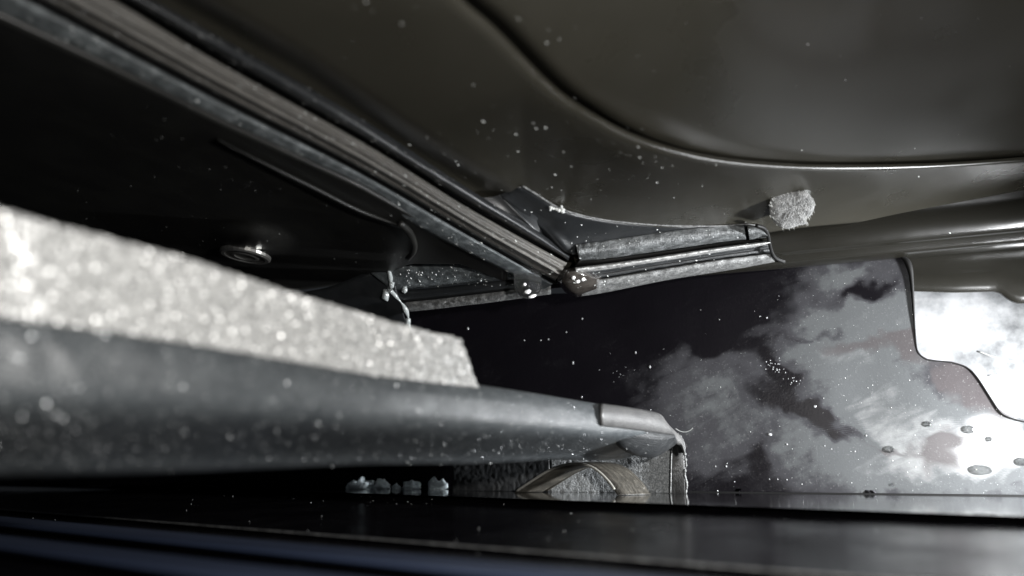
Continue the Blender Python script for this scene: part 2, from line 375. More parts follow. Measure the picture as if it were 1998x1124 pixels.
# ---------------------------------------------------------------- the right-hand panel with its embossed field and rolled hem
L1 = [(-300, -345), (80, -128), (300, 0), (427, 71), (700, 228), (860, 333), (949, 390), (1060, 455), (1130, 500)]
L2 = [(-300, -300), (-60, -168), (231, 0), (400, 103), (700, 270), (909, 400), (1108, 511)]
L3 = [(-300, -190), (96, 18), (427, 194), (700, 334), (920, 461), (1080, 553)]
L4 = [(-300, -92), (0, 46), (213, 146), (445, 260), (700, 378), (837, 455), (992, 532), (1060, 566)]
EMB = [(700, -230), (810, -95), (890, 0), (960, 62), (1060, 162), (1130, 214), (1230, 267), (1340, 300), (1450, 317), (1600, 325), (1800, 322), (1998, 309), (2250, 288), (2500, 262)]
EMBs = [(p.x, p.y) for p in smooth_line([(x, y, 0) for x, y in EMB], 90)]
def emb_sd(x, y):
    best = 1e9; sg = 1; tx = 0
    for (ax, ay), (bx, by) in zip(EMBs[:-1], EMBs[1:]):
        dx, dy = bx - ax, by - ay; t = max(0, min(1, ((x - ax) * dx + (y - ay) * dy) / (dx * dx + dy * dy)))
        qx, qy = x - ax - t * dx, y - ay - t * dy; q = qx * qx + qy * qy
        if q < best: best = q; sg = 1 if (dx * qy - dy * qx) < 0 else -1; tx = ax + t * dx
    return sg * math.sqrt(best), tx
pan = thing('door_panel', 'dark olive painted panel with a curved embossed field and rolled hem', 'car panel', CEIL.at(1400, 300))
L1B = [(-300, -470), (300, -90), (600, 82), (800, 222), (998, 352), (1130, 440)]
HEMY = [(1000, 535), (1120, 500), (1510, 425), (1998, 372), (2500, 330)]
NE = 300
GT = [(900, 400), (984, 376), (1020, 363), (1085, 403), (1130, 419), (1200, 432), (1300, 440), (1500, 440)]
em = smooth_line([(x, y, 0) for x, y in EMB], NE)
lowb = [(x, interp(L2, x) + 28, 0) for x in (-300, -60, 231, 400, 700, 909, 1060)] + [(x, interp(HEMY, x) + 22, 0) for x in (1150, 1300, 1510, 1700, 1998, 2250, 2500)]
dense = smooth_line(lowb, 600); cum = [0]
for a_, b_ in zip(dense[:-1], dense[1:]): cum.append(cum[-1] + (b_ - a_).length)
rows = []
for i in range(NE):
    u = i / (NE - 1); tgt = u ** .9 * cum[-1]; k = min(range(600), key=lambda q: abs(cum[q] - tgt)) if i else 0
    lo_ = dense[k]; c = em[i]; tg = (em[min(i + 1, NE - 1)] - em[max(i - 1, 0)]).normalized(); nv = Vector((tg.y, -tg.x, 0))
    wg = lerp(34, 8, sstep(930, 1450, c.x)); far = Vector((1750 + .25 * (c.x - 1750), -520, 0)); rr = []
    for j in range(34):                       # inside the embossed field
        t = (1 - j / 34); sd = 560 * t ** 2.2
        q = c + nv * min(sd, 60); w = max(0, (sd - 60) / 500); q = q.lerp(far, w)
        h = .0085 * (1 - .65 * sstep(1250, 1700, c.x)) - .0090 * sstep(wg * .5, wg + 520, sd) - .0070 * (1 - sstep(wg * .35, wg * 1.6, sd))
        rr.append(CEIL.at(q.x, q.y, h + .0002 * noise.noise((q.x * .004, q.y * .004, 1))))
    rr.append(CEIL.at(c.x, c.y, .0085 * (1 - .65 * sstep(1250, 1700, c.x)) - .0070)); rr.append(CEIL.at(c.x, c.y, .0149 * (1 - .65 * sstep(1250, 1700, c.x))))
    st = c - nv * 1.2
    for j in range(44):
        q = st.lerp(lo_, (j / 43)); h = .0150 * (1 - j / 43) * (1 - .65 * sstep(1250, 1700, q.x))
        if q.x > 780: h *= lerp(1, sstep(-60, lerp(200, 110, sstep(1050, 1350, q.x)), (interp(GT, q.x) if q.x < 1500 else 445) - q.y - 4) - .13 * sstep(60, 0, (interp(GT, q.x) if q.x < 1500 else 445) - q.y), sstep(780, 980, q.x))
        if q.x < 1130: h -= .0050 * sstep(-6, 62, q.y - interp(L1B, q.x)) ** 1.4
        rr.append(CEIL.at(q.x, q.y, h + .0002 * noise.noise((q.x * .004, q.y * .004, 1))))
    rows.append(rr)
vv, ff = grid(rows)
o = obj('embossed_sheet', vv, ff, M['paint'], pan); md = o.modifiers.new('s', 'SOLIDIFY'); md.thickness = .001; md.offset = 1
# rolled hem: a round-nosed fold along the panel's lower edge
H0, H1 = P(1040, 520, .266), P(2450, 372, .262)
hd = (H1 - H0).normalized(); hup = (UP - hd * UP.dot(hd)).normalized(); hf = hd.cross(hup).normalized()
if hf.dot(CV - H0) < 0: hf = -hf
rows = []
for i in range(60):
    c = H0.lerp(H1, i / 59); R_ = lerp(.0078, .0122, i / 59); rr = []
    for k in range(29):
        a = lerp(125, -105, k / 28); a = math.radians(a)
        rad = R_ * (1 - .13 * math.exp(-((math.degrees(a) + 38) / 6) ** 2) - .05 * math.exp(-((math.degrees(a) - 40) / 10) ** 2))
        rr.append(c + hf * rad * math.cos(a) + hup * rad * math.sin(a))
    rr.append(c - hf * R_ * .9 - hup * R_ * .7); rr.append(c - hf * R_ * .9 + hup * R_ * .7); rows.append(rr)
v, f = prism(rows); obj('rolled_hem', v, f, M['paint_gloss'], pan)
# apron hanging below the hem, with the small dropped tab at its end
APL = Plane((1700, 480, .272), (2100, 450, .268), (1700, 580, .268))
low = [(1560, 528), (1700, 540), (1770, 568), (1860, 571), (1945, 569), (1957, 575), (1968, 586), (1985, 592), (2020, 592), (2400, 585)]
rows = []
for i in range(70):
    x = lerp(1560, 2380, i / 69); b_ = interp(low, x); t_ = interp([(1560, 470), (2400, 400)], x)
    rows.append([APL.at(x, lerp(t_, b_, k / 10), .0008 * math.exp(-(((k / 10) - .8) / .06) ** 2) + .0003 * noise.noise((x * .01, k * .3, 5))) for k in range(11)])
v, f = grid(rows); o = obj('apron', v, f, M['paint_gloss'], pan); md = o.modifiers.new('s', 'SOLIDIFY'); md.thickness = .0012; md.offset = 0

# ---------------------------------------------------------------- left-hand panel with dimple and screw
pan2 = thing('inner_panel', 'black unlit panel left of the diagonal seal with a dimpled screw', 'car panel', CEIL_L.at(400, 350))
rows = []
L5 = [(-300, -75), (0, 78), (213, 172), (445, 282), (700, 400), (837, 480), (1000, 560)]
BOT = [(-400, 590), (0, 585), (450, 585), (720, 548), (800, 515), (900, 515), (1010, 560)]
for i in range(100):
    x = lerp(-300, 990, i / 99); t_ = interp(L4, x) - 14; b_ = max(interp(BOT, x), t_ + 1); rr = []
    for k in range(50):
        y = lerp(t_, b_, k / 49)
        e = math.hypot((x - 482) / 92, (y - 470) / 40)
        h = .0032 * (1 - sstep(.15, 1.05, e))
        rr.append(CEIL_L.at(x, y, h))
    rows.append(rr)
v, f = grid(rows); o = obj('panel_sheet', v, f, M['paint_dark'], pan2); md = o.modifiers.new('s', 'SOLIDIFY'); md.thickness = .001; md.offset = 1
def disc_on(pl, cx, cy, rad_px, off, h, prof, seg=28):
    c = pl.at(cx, cy, off); ex = (pl.at(cx + 30, cy, off) - c).normalized(); ey = pl.n.cross(ex)
    rad = (pl.at(cx + rad_px, cy, off) - c).length; rows = []
    for (rr, hh) in prof:
        rows.append([c + (ex * math.cos(2 * math.pi * k / seg) + ey * math.sin(2 * math.pi * k / seg)) * rad * rr + pl.n * h * hh for k in range(seg)])
    n = seg; v = [q for r_ in rows for q in r_]; f = []
    for i in range(len(rows) - 1):
        for j in range(n): k = (j + 1) % n; f.append((i * n + j, i * n + k, (i + 1) * n + k, (i + 1) * n + j))
    f.append(tuple((len(rows) - 1) * n + j for j in range(n)))
    return v, f
v, f = disc_on(CEIL_L, 479, 497, 39, .0028, .0009, [(1, -.5), (1, .5), (.93, 1), (.80, 1), (.74, .55), (.60, .5), (.52, .95), (.42, 1), (.36, .5), (.05, .4)])
sc_ = obj('screw', v, f, M['metal'], pan2, smooth=False)
tube('rolled_tab', [CEIL_L.at(x, y, .0012) for x, y in [(781, 436), (798, 452), (808, 474), (806, 492), (796, 504)]], .0009, M['paint_dark'], pan2, n=24)
strip('edge_flange', [(425, 270), (445, 281), (605, 358), (700, 406), (788, 440)], [(425, 273), (445, 287), (605, 374), (700, 421), (792, 449)], bulge(.0010, 7, .0004), CEIL_L, M['paint_dark'], pan2, n=40)

# ---------------------------------------------------------------- diagonal seal
ds = thing('diagonal_seal', 'long ribbed rubber weather seal running diagonally down to the corner', 'rubber seal', CEIL.at(600, 250))
def between(A, B, t):
    n = 40; a = smooth_line([(x, y, 0) for x, y in A], n); b = smooth_line([(x, y, 0) for x, y in B], n)
    return [(p.lerp(q, t).x, p.lerp(q, t).y) for p, q in zip(a, b)]
L1e = [(-300, -345), (80, -128), (300, 0), (427, 71), (700, 228), (860, 333), (949, 390), (1040, 445), (1112, 497)]
strip('outer_lip', L1e, between(L1e, L2, .80), bulge(.0022, 9, .0008, .8, .55), CEIL, M['rubber_smooth'], ds, n=90, wob=.0001)
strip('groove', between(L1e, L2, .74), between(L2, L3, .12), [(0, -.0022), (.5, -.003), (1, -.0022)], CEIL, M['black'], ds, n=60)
La, Lb_ = between(L2, L3, .05), between(L2, L3, .90)
pr_ = []
for k in range(25):
    t = k / 24; pr_.append((t, .0012 + .0034 * math.sin(math.pi * min(1, t * .93 + .05)) ** .7 + .00042 * math.sin(t * math.pi * 7) + (.0006 if .56 < t < .63 else 0)))
strip('ribbed_ridge', La, Lb_, pr_, CEIL, M['rubber_brown'], ds, n=110, wob=.00014, seed=3)
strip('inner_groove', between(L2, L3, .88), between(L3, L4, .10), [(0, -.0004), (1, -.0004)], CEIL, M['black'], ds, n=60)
strip('dusty_band', between(L3, L4, .05), L4, [(0, .0012), (.04, .0026), (.10, .0031), (.25, .0030), (.55, .0026), (.85, .0020), (.96, .0012), (1, -.001)], CEIL, M['rubber_grey'], ds, n=110, thick=.004, wob=.00016, seed=5)

# ---------------------------------------------------------------- cross seal right of the corner, with its moulded gusset
cs = thing('cross_seal', 'moulded rubber corner seal with pale bead running towards the grey plug', 'rubber seal', CEIL.at(1300, 490))
gus_top = [(940, 386), (962, 384), (984, 376), (998, 364), (1020, 363), (1048, 380), (1085, 403), (1130, 419), (1200, 432), (1300, 440), (1400, 441), (1456, 438), (1482, 443), (1494, 456)]
gus_bot = [(1055, 466), (1066, 473), (1080, 480), (1096, 488), (1112, 495), (1130, 497), (1148, 493), (1170, 488), (1200, 484), (1245, 478), (1300, 470), (1400, 458), (1450, 452), (1488, 452)]
gt = smooth_line([(x, y, 0) for x, y in gus_top], 90); gb = smooth_line([(x, y, 0) for x, y in gus_bot], 90); rows = []
for i in range(90):
    rr = [CEIL.at(gt[i].x, gt[i].y, -.0005)]
    for k in range(15):
        t = k / 14; q = gt[i].lerp(gb[i], t)
        dline = (q.y - (390 + (q.x - 985) * .80))
        h = .0010 + .0005 * sstep(0, .06, t) - (.0050 * sstep(-6, 62, q.y - interp(L1B, q.x)) ** 1.4 * sstep(1120, 1040, q.x)) + .0022 * math.exp(-(dline / 17) ** 2) * sstep(1150, 1090, q.x)
        rr.append(CEIL.at(q.x, q.y, h))
    rr.append(CEIL.at(gb[i].x, gb[i].y, -.001)); rows.append(rr)
v, f = prism(rows); gus = obj('corner_gusset', v, f, M['rubber_smooth'], cs)
tube('moulding_edge', [CEIL.at(x, y, .0017) for x, y in gus_top[4:]], lambda t: .00028 + .00018 * noise.noise((t * 40, 1, 1)), M['lip'], gus, n=90, seg=6)
XA = [(1124, 477), (1180, 470), (1300, 452), (1400, 440), (1452, 441)]
XB = [(1130, 508), (1180, 506), (1300, 490), (1400, 475), (1456, 468)]
strip('scuffed_flange', XA, XB, bulge(.0030, 11, .0016, .8, .6), CEIL, M['rubber_scuff'], cs, n=70, thick=.004, wob=.0002, seed=2)
strip('end_tab', [(1458, 441), (1475, 441), (1490, 447), (1497, 458)], [(1462, 468), (1476, 466), (1490, 464), (1500, 464)], bulge(.0028, 9, .0030, .8, .5), CEIL, M['rubber_scuff'], cs, n=24, thick=.004)
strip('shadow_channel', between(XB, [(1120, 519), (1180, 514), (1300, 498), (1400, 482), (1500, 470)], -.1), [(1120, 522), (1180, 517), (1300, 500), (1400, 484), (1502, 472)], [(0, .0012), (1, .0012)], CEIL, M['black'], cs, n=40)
BA = [(1122, 522), (1180, 515), (1240, 507), (1300, 498), (1400, 483), (1502, 470)]
BB = [(1124, 532), (1180, 526), (1240, 517), (1300, 508), (1400, 492), (1504, 477)]
strip('pale_bead', BA, BB, bulge(.0018, 9, .0040, .7), CEIL, M['bead'], cs, n=90, thick=.005, wob=.00025, seed=9)
MA = BB; MB_ = [(1126, 548), (1180, 543), (1300, 523), (1400, 507), (1508, 493)]
strip('dark_web', MA, MB_, [(0, .0036), (.2, .0026), (.5, .0022), (.55, .0030), (.75, .0030), (1, .0034)], CEIL, M['rubber'], cs, n=70, thick=.005)
LA_ = MB_; LB_ = [(1120, 580), (1180, 571), (1300, 547), (1400, 531), (1512, 513)]
strip('lower_lip', LA_, LB_, [(0, .0034), (.12, .0046), (.5, .0050), (.88, .0046), (1, .003)], CEIL, M['lip'], cs, n=80, thick=.005, wob=.0003, seed=4)
tube('end_shadow', [CEIL.at(x, y, .0052) for x, y in [(1476, 440), (1490, 445), (1498, 457), (1501, 474), (1506, 492), (1514, 504), (1530, 511)]], .00055, M['black'], cs, n=40)  # black tube painting the shadow gap around the seal end
# wet corner block where both runs meet
c0 = [(1086, 548), (1096, 524), (1124, 522), (1176, 540), (1172, 566), (1124, 581), (1102, 570)]
top_ = [CEIL.at(x, y, .003) for x, y in c0]; mid = [CEIL.at(lerp(x, 1124, .25), lerp(y, 552, .25), .0062) for x, y in c0]; apex = [CEIL.at(lerp(x, 1122, .72), lerp(y, 552, .72), .0072) for x, y in c0]
back = [CEIL.at(x, y, -.003) for x, y in c0]
v, f = prism([back, top_, mid, apex]); wc = obj('wet_corner', v, f, M['wet'], cs)
md = wc.modifiers.new('b', 'BEVEL'); md.width = .0006; md.segments = 3

# ---------------------------------------------------------------- seal strip left of the corner
ls = thing('seal_strip', 'short dark seal strip with speckled lip between corner and foam', 'rubber seal', CEIL_L.at(880, 560))
SP = Plane((760, 560, .268), (990, 560, .256), (870, 500, .262 * .97))
strip('textured_band', [(722, 531), (800, 511), (890, 496), (960, 518), (1000, 534)], [(764, 566), (830, 562), (890, 556), (960, 548), (1004, 546)], bulge(.0016, 9, .002, .8), SP, M['rubber_grey'], ls, n=60, wob=.0003, seed=6)
strip('smooth_band', [(762, 567), (830, 563), (890, 557), (960, 549), (1010, 545)], [(786, 592), (850, 585), (900, 579), (960, 572), (1010, 566)], bulge(.0018, 9, .0015, .8), SP, M['rubber_smooth'], ls, n=50)
strip('speckled_lip', [(790, 590), (850, 584), (900, 578), (960, 571), (1075, 556)], [(800, 608), (850, 603), (900, 597), (960, 590), (1075, 574)], bulge(.0008, 7, .0028, .6), SP, M['lip'], ls, n=70, thick=.003, wob=.0003, seed=8)
strip('end_stub', [(560, 575), (640, 560), (712, 532), (745, 522), (760, 524)], [(560, 640), (640, 650), (700, 655), (760, 655), (798, 645)], bulge(.003, 11, .0004, .8), SP, M['rubber_smooth'], ls, n=40)
ga = [(757, 519), (762, 545), (760, 563), (772, 578), (788, 598), (797, 622), (797, 645)]
tube('glue_bead', [SP.at(x, y, .0036) for x, y in ga], lambda t: .0006 + .0004 * noise.noise((t * 9, 0, 4)) + .0002 * math.sin(t * 20), M['glue'], ls, n=50)
for k, (x, y, r_) in enumerate([(753, 576, .0014), (790, 565, .0009), (764, 556, .0010), (796, 626, .0009)]):
    V_, F_ = blob_mesh(SP.at(x, y, .0042), r_, r_, r_ * 1.4, (RX, FW, UP), .5, k)
    obj('glue_blob', V_, F_, M['glue'], ls)

# ---------------------------------------------------------------- bar with foam strip
def bar_d(x): return 1 / (10.4 - .0047 * x)
class BarP:
    a = P(0, 600, bar_d(0)); b = P(1200, 600, bar_d(1200)); c = P(0, 900, bar_d(0))
    n = (b - a).cross(c - a).normalized()
    if n.dot(CV - a) < 0: n = -n
    @classmethod
    def at(s, x, y, off=0.0):
        r = ray(x, y); q = s.a + s.n * off; return CV + r * ((q - CV).dot(s.n) / r.dot(s.n))
bar = thing('trim_bar', 'dark grey rubber trim bar with rubbed end lying low over the sill', 'trim bar', BarP.at(700, 900, -.005))
BT = [(-260, 560), (0, 611), (117, 628), (391, 668), (700, 722), (930, 752), (1060, 771), (1170, 789), (1240, 799), (1284, 808)]
BBm = [(-260, 940), (0, 930), (250, 926), (500, 917), (700, 909), (900, 907), (1000, 903), (1090, 897), (1200, 897), (1300, 880)]
A2, B2 = smooth_line([(x, y, 0) for x, y in BT], 120), smooth_line([(x, y, 0) for x, y in BBm], 120)
rows, uv = [], []
for i in range(120):
    rr = []; u = i / 119
    for k in range(17):
        t = k / 16; q = A2[i].lerp(B2[i], t)
        h = .0030 * math.sin(math.pi * min(1, .16 + t * .84)) ** .8 - .017 * sstep(.42, 1, t) ** 1.6 - .0008 * sstep(.12, 0, t)
        rr.append(BarP.at(q.x, q.y, h + .00015 * noise.noise((u * 30, t * 4, 2))))
    lo, hi = rr[-1], rr[0]
    rr += [lo - BarP.n * .006 + UP * .0008, hi - BarP.n * .011 + UP * .0002, hi - BarP.n * .004 + UP * .0003]
    rows.append(rr); uv += [(u, k / 20) for k in range(20)]
rows_bar = rows; v, f = prism(rows); bo = obj('bar_body', v, f, M['bar'], bar, True, uv)
# rubbed end facet and the torn end skirt
EA = [(1172, 787), (1230, 795), (1284, 806), (1300, 822)]; EB = [(1172, 832), (1230, 838), (1290, 846), (1318, 850)]
class Off:
    def __init__(s, pl, o): s.pl, s.o = pl, o
    def at(s, x, y, off=0.0): return s.pl.at(x, y, off + s.o)
strip('rubbed_facet', EA, EB, [(0, .0014), (.1, .0032), (.5, .0038), (.9, .0037), (1, .0030)], Off(BarP, 0), M['bar_worn'], bar, n=30, thick=.006)
strip('end_nose', EB, [(1172, 834), (1215, 878), (1272, 893), (1322, 866)], [(0, .0030), (.3, .0022), (.6, .0010), (.85, -.0004), (1, -.0022)], BarP, M['rubber'], bar, n=30, thick=.006)
strip('end_cap', [(1296, 820), (1318, 842), (1332, 856), (1337, 876)], [(1318, 866), (1322, 868), (1328, 872), (1334, 884)], bulge(.001, 7, -.001), BarP, M['bar_worn'], bar, n=20, thick=.006)
# felt skirt under the bar and torn fin at its end
FB = floor_at(1330, 964)
class Skirt:
    p = FB; n = wn
    @classmethod
    def at(s, x, y, off=0.0):
        r = ray(x, y); q = s.p + s.n * off; return CV + r * ((q - CV).dot(s.n) / r.dot(s.n))
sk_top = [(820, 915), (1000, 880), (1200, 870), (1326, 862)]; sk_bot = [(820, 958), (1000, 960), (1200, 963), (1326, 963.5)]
for nm, x0, x1, mt in (('felt_skirt', 1074, 1326, 'felt'), ('shaded_skirt', 884, 1073, 'rubber')):  # left part coloured dark for the shade under the bar
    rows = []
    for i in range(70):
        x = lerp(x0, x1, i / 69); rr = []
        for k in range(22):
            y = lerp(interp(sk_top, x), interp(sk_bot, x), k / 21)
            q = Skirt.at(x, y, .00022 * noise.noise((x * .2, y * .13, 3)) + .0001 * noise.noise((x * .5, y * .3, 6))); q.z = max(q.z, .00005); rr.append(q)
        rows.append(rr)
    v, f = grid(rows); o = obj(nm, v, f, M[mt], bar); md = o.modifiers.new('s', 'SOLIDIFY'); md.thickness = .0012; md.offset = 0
strip('end_fin', [(1312, 868), (1318, 862), (1326, 860), (1334, 866)], [(1312, 963), (1318, 963), (1326, 963.5), (1337, 964)], [(0, .001), (.5, .0012), (1, .001)], Skirt, M['bar_worn'], bar, n=16, thick=.002)
tube('fin_edge', [Skirt.at(x, y, .0026) for x, y in [(1312, 870), (1310, 890), (1309, 930), (1308, 962)]], .00024, M['lip'], bar, n=20)
tube('frayed_edge', [Skirt.at(x, y, .002) for x, y in [(1322, 846), (1333, 862), (1336, 885), (1338, 905), (1336, 925), (1340, 945), (1338, 963)]], lambda t: .00040 + .00035 * noise.noise((t * 22, 3, 3)), M['lip'], bar, n=70, seg=6)

foam = thing('foam_strip', 'pale grey granular foam strip with a cut end on top of the bar', 'foam strip', BarP.at(500, 690, -.004))
FT = [(-260, 335), (0, 408), (90, 434), (338, 497), (498, 548), (700, 610), (820, 643), (900, 662)]
FBt = [(-260, 566), (0, 617), (117, 634), (391, 674), (700, 728), (820, 744), (934, 757)]
A2, B2 = smooth_line([(x, y, 0) for x, y in FT], 260), smooth_line([(x, y, 0) for x, y in FBt], 260)
rows = []
for i in range(260):
    rr = []
    for k in range(26):
        t = k / 25; q = A2[i].lerp(B2[i], t)
        p = BarP.at(q.x, q.y, .0022)
        dsp = .00055 * noise.noise(p * 900) + .0004 * noise.noise(p * 2200)
        rr.append(p + BarP.n * dsp + UP * (.0003 * noise.noise(p * 800 + Vector((5, 0, 0))) if k == 0 else 0))
    d_ = noise.noise(rr[0] * 700) * .0004
    rr += [rr[-1] - BarP.n * .008, rr[0] - BarP.n * .008 + UP * d_, rr[0] - BarP.n * .004 + UP * (d_ + .0002)]
    rows.append(rr)
v, f = prism(rows); obj('foam_body', v, f, M['foam'], foam)
GV, GF = [], []
bmg = bmesh.new(); bmesh.ops.create_icosphere(bmg, subdivisions=1, radius=1); ico = [q.co.copy() for q in bmg.verts]; icf = [tuple(x.index for x in q.verts) for q in bmg.faces]; bmg.free()
def flake(p, n, r_, sig, V_, F_):
    t = (n + RX * random.gauss(0, sig) + FW * random.gauss(0, sig) + UP * random.gauss(0, sig)).normalized()
    a = t.cross(Vector((.3, .5, .8))).normalized(); b = t.cross(a); n0 = len(V_)
    V_ += [p + a * r_ * math.cos(k * math.pi / 3) + b * r_ * math.sin(k * math.pi / 3) * .8 for k in range(6)]; F_.append(tuple(range(n0, n0 + 6)))
for k in range(9000):
    i = min(258, int(random.random() * 259)); t = random.random(); q = A2[i].lerp(B2[i], t)
    flake(BarP.at(q.x, q.y, .0026 + .0004 * random.random()), BarP.n, random.uniform(.00008, .00022), .42, GV, GF)
obj('foam_grains', GV, GF, M['grain'], foam, smooth=False, kind='stuff')

GV, GF = [], []
for k in range(1500):
    i = int(2 + 115 * random.random() ** 1.5); j = random.randrange(0, 15); u, w = random.random(), random.random()
    p = rows_bar[i][j].lerp(rows_bar[i][j + 1], u).lerp(rows_bar[i + 1][j].lerp(rows_bar[i + 1][j + 1], u), w)
    flake(p + BarP.n * .00012, BarP.n, random.uniform(.00006, .00017) * lerp(1, .5, i / 119), .40, GV, GF)
obj('surface_glints', GV, GF, M['glint'], bar, smooth=False, kind='stuff')

# ---------------------------------------------------------------- curled strip, plug, drops, crumbs
lp = thing('curled_strip', 'olive grey rubber strip bent into an arch on the sill', 'rubber strip', floor_at(1120, 965))
near = [(1004, 962), (1040, 938), (1075, 917), (1105, 907), (1135, 906), (1162, 916), (1188, 940), (1207, 968)]
n_ = 50; N2 = smooth_line([(x, y, 0) for x, y in near], n_); D0, D1 = .262, .2415
ax_w = Vector((.0098, .0050, -.0))
rows, uv, edge = [], [], []
for i in range(n_):
    t = i / (n_ - 1); p = P(N2[i].x, N2[i].y, lerp(D0, D1, t)); p.z = max(p.z, .0003)
    tg = (N2[min(i + 1, n_ - 1)] - N2[max(i - 1, 0)]); tg = (RX * tg.x - UP * tg.y).normalized(); nn = ax_w.cross(tg).normalized()
    if nn.z < 0: nn = -nn
    wv = ax_w * (1 + .1 * math.sin(t * 3)) * lerp(.85, 1.05, t)
    rr = [p + nn * .0004, p + wv * .33 + nn * .0006, p + wv * .5 + nn * .0003, p + wv * .66 + nn * .0006, p + wv + nn * .0004, p + wv - nn * .0004, p - nn * .0004]
    for q in rr: q.z = max(q.z, .0001)
    rows.append(rr); edge.append(p); uv += [(t * .05, k * .002) for k in range(7)]
v, f = prism(rows); obj('strip_body', v, f, M['loop'], lp, True, uv)
tube('back_edge', [p + ax_w * .98 for p in edge[1:-1:3]], .0005, M['loop'], lp, n=60, seg=8)
tube('cut_edge', [p + Vector((-.0001, -.0002, .0001)) for p in edge[1:-1:3]], .00042, M['loop_edge'], lp, n=60, seg=8)

# fuzzy plug on the hem
pc = P(1545, 405, .2275); pn = (CV - pc).normalized() * .8 + Vector((.1, 0, -.35)); pn.normalize()
pe = pn.cross(Vector((0, 0, 1))).normalized(); pu = pe.cross(pn)
plug = thing('foam_plug', 'round fuzzy grey foam plug stuck on the dark rolled hem', 'plug', pc - pn * .003)
outl = [(1503, 388), (1508, 376), (1540, 374), (1570, 373), (1583, 384), (1590, 398), (1584, 418), (1573, 428), (1575, 436), (1558, 440), (1540, 446), (1522, 443), (1508, 430), (1501, 412)]
ol = smooth_line([(x, y, 0) for x, y in outl + outl[:1]], 61)[:-1]; rows = []
class PlugP:
    @staticmethod
    def at(x, y, off):
        r = ray(x, y); q = pc + pn * off; return CV + r * ((q - CV).dot(pn) / r.dot(pn))
for s_, h_ in [(1, -.006), (1.0, -.0002), (.96, .0008), (.85, .0012), (.7, .0014), (.5, .0015), (.3, .0015), (.1, .0015)]:
    rr = []
    for q in ol:
        x, y = lerp(1545, q.x, s_), lerp(408, q.y, s_)
        rr.append(PlugP.at(x, y, h_ + .0003 * noise.noise((x * .25, y * .12, 1)) * (h_ > 0)))
    rows.append(rr)
v, f = prism(rows); obj('plug_face', v, f, M['plug'], plug)
FV, FF = [], []
for k in range(260):                          # fibres standing out of the plug
    q = random.choice(ol); s_ = math.sqrt(random.random()) * 1.03; x, y = lerp(1545, q.x, s_), lerp(408, q.y, s_)
    a = PlugP.at(x, y, .0010); b = PlugP.at(x + random.uniform(1, 3), y + random.uniform(2, 6), .0013 + .0005 * random.random())
    w = pe * random.uniform(.00005, .00013); n0 = len(FV); FV += [a - w, a + w, b + w * .4, b - w * .4 + pn * .00005]; FF += [(n0, n0 + 1, n0 + 2, n0 + 3)]
obj('fibres', FV, FF, M['dust'], plug, smooth=False, kind='stuff')
hv, hf_ = disc_on(CEIL, 1545, 376, 44, .0035, .0016, [(1, -1), (1, .2), (.9, .7), (.7, .95), (.3, 1)]) if False else (None, None)
# smooth domed rim above the plug (the plug's pressed-in collar)
V_, F_ = blob_mesh(pc + UP * .0058 - pn * .0022, .0062, .0046, .0062, (pe, pn, pu), .04, 2, 3)
obj('collar', V_, F_, mat('grey_green_collar', (.035, .037, .033), .5, .4, bump=(1500, .2, .0002)), plug)

# hanging water drop: a lathe along the vertical
def drop(name, x, y, d, rad, length, label, group=None, mt='gel'):
    c = P(x, y, d); rows = []; seg = 24
    for k in range(18):
        t = k / 17; a = t * math.pi
        rr = rad * math.sin(a) ** .9 * (1 if t > .5 else lerp(.9, 1, t * 2)) if t > .42 else rad * lerp(1.25, .965, sstep(0, .42, t))
        z = length * (.5 - .5 * (1 - math.cos(a)) ) if t > .42 else lerp(length * .75, length * (.5 - .5 * (1 - math.cos(.42 * math.pi))), t / .42)
        rows.append([c + RX * rr * math.cos(2 * math.pi * j / seg) + Vector((0, 1, 0)) * rr * math.sin(2 * math.pi * j / seg) + Vector((0, 0, z)) for j in range(seg)])
    v, f = prism(rows); return obj(name, v, f, M[mt], None, label=label, cat='water drop', group=group)
wd = drop('water_drop', 1030, 552, .2395, .0042, .0096, 'large clear water drop hanging under the diagonal seal')
for bx, by, brx, bry in ((1024, 555, 3.4, 3.2), (1030, 569, 6.5, 4.2), (1039, 578, 8.0, 3.6)):      # pale blobs on its skin, standing in for the drop's highlights
    V_, F_ = blob_mesh(P(bx, by, .2348), brx * .00015, .0003, bry * .00015, ((RX * .9 + UP * .3).normalized(), FW, (UP * .9 - RX * .3).normalized()), .2, int(bx), 2)
    obj('drop_highlight', V_, F_, M['highlight'], wd)

bpy.context.view_layer.update()
dg = bpy.context.evaluated_depsgraph_get()
def hit(x, y):
    ok, loc, nor, idx, ob, mt = sc.ray_cast(dg, CV, ray(x, y).normalized())
    if not ok: return None
    if nor.dot(ray(x, y)) > 0: nor = -nor
    return loc, nor, ob
def frame(n, tilt=0.0):
    a = n.cross(UP if abs(n.dot(UP)) < .9 else FW).normalized(); b = n.cross(a)
    return (a * math.cos(tilt) + b * math.sin(tilt), -a * math.sin(tilt) + b * math.cos(tilt), n)
def px(loc): return (loc - CV).dot(FW) / FP     # metres per photo pixel there
# three pale blobs standing in for lamp highlights on the wet corner
for k, (x, y, r_) in enumerate([(1119, 542, 4), (1127, 549, 5), (1138, 545, 4.2)]):
    h = hit(x, y)
    if h:
        s = px(h[0]); V_, F_ = blob_mesh(h[0], r_ * s, r_ * s, r_ * s * .7, frame(h[1]), 0, k, 3)
        obj('corner_highlight', V_, F_, M['highlight'], None, label='tiny pale blob painting a highlight on the wet brown corner', cat='water drop', group='painted highlights on the wet corner')
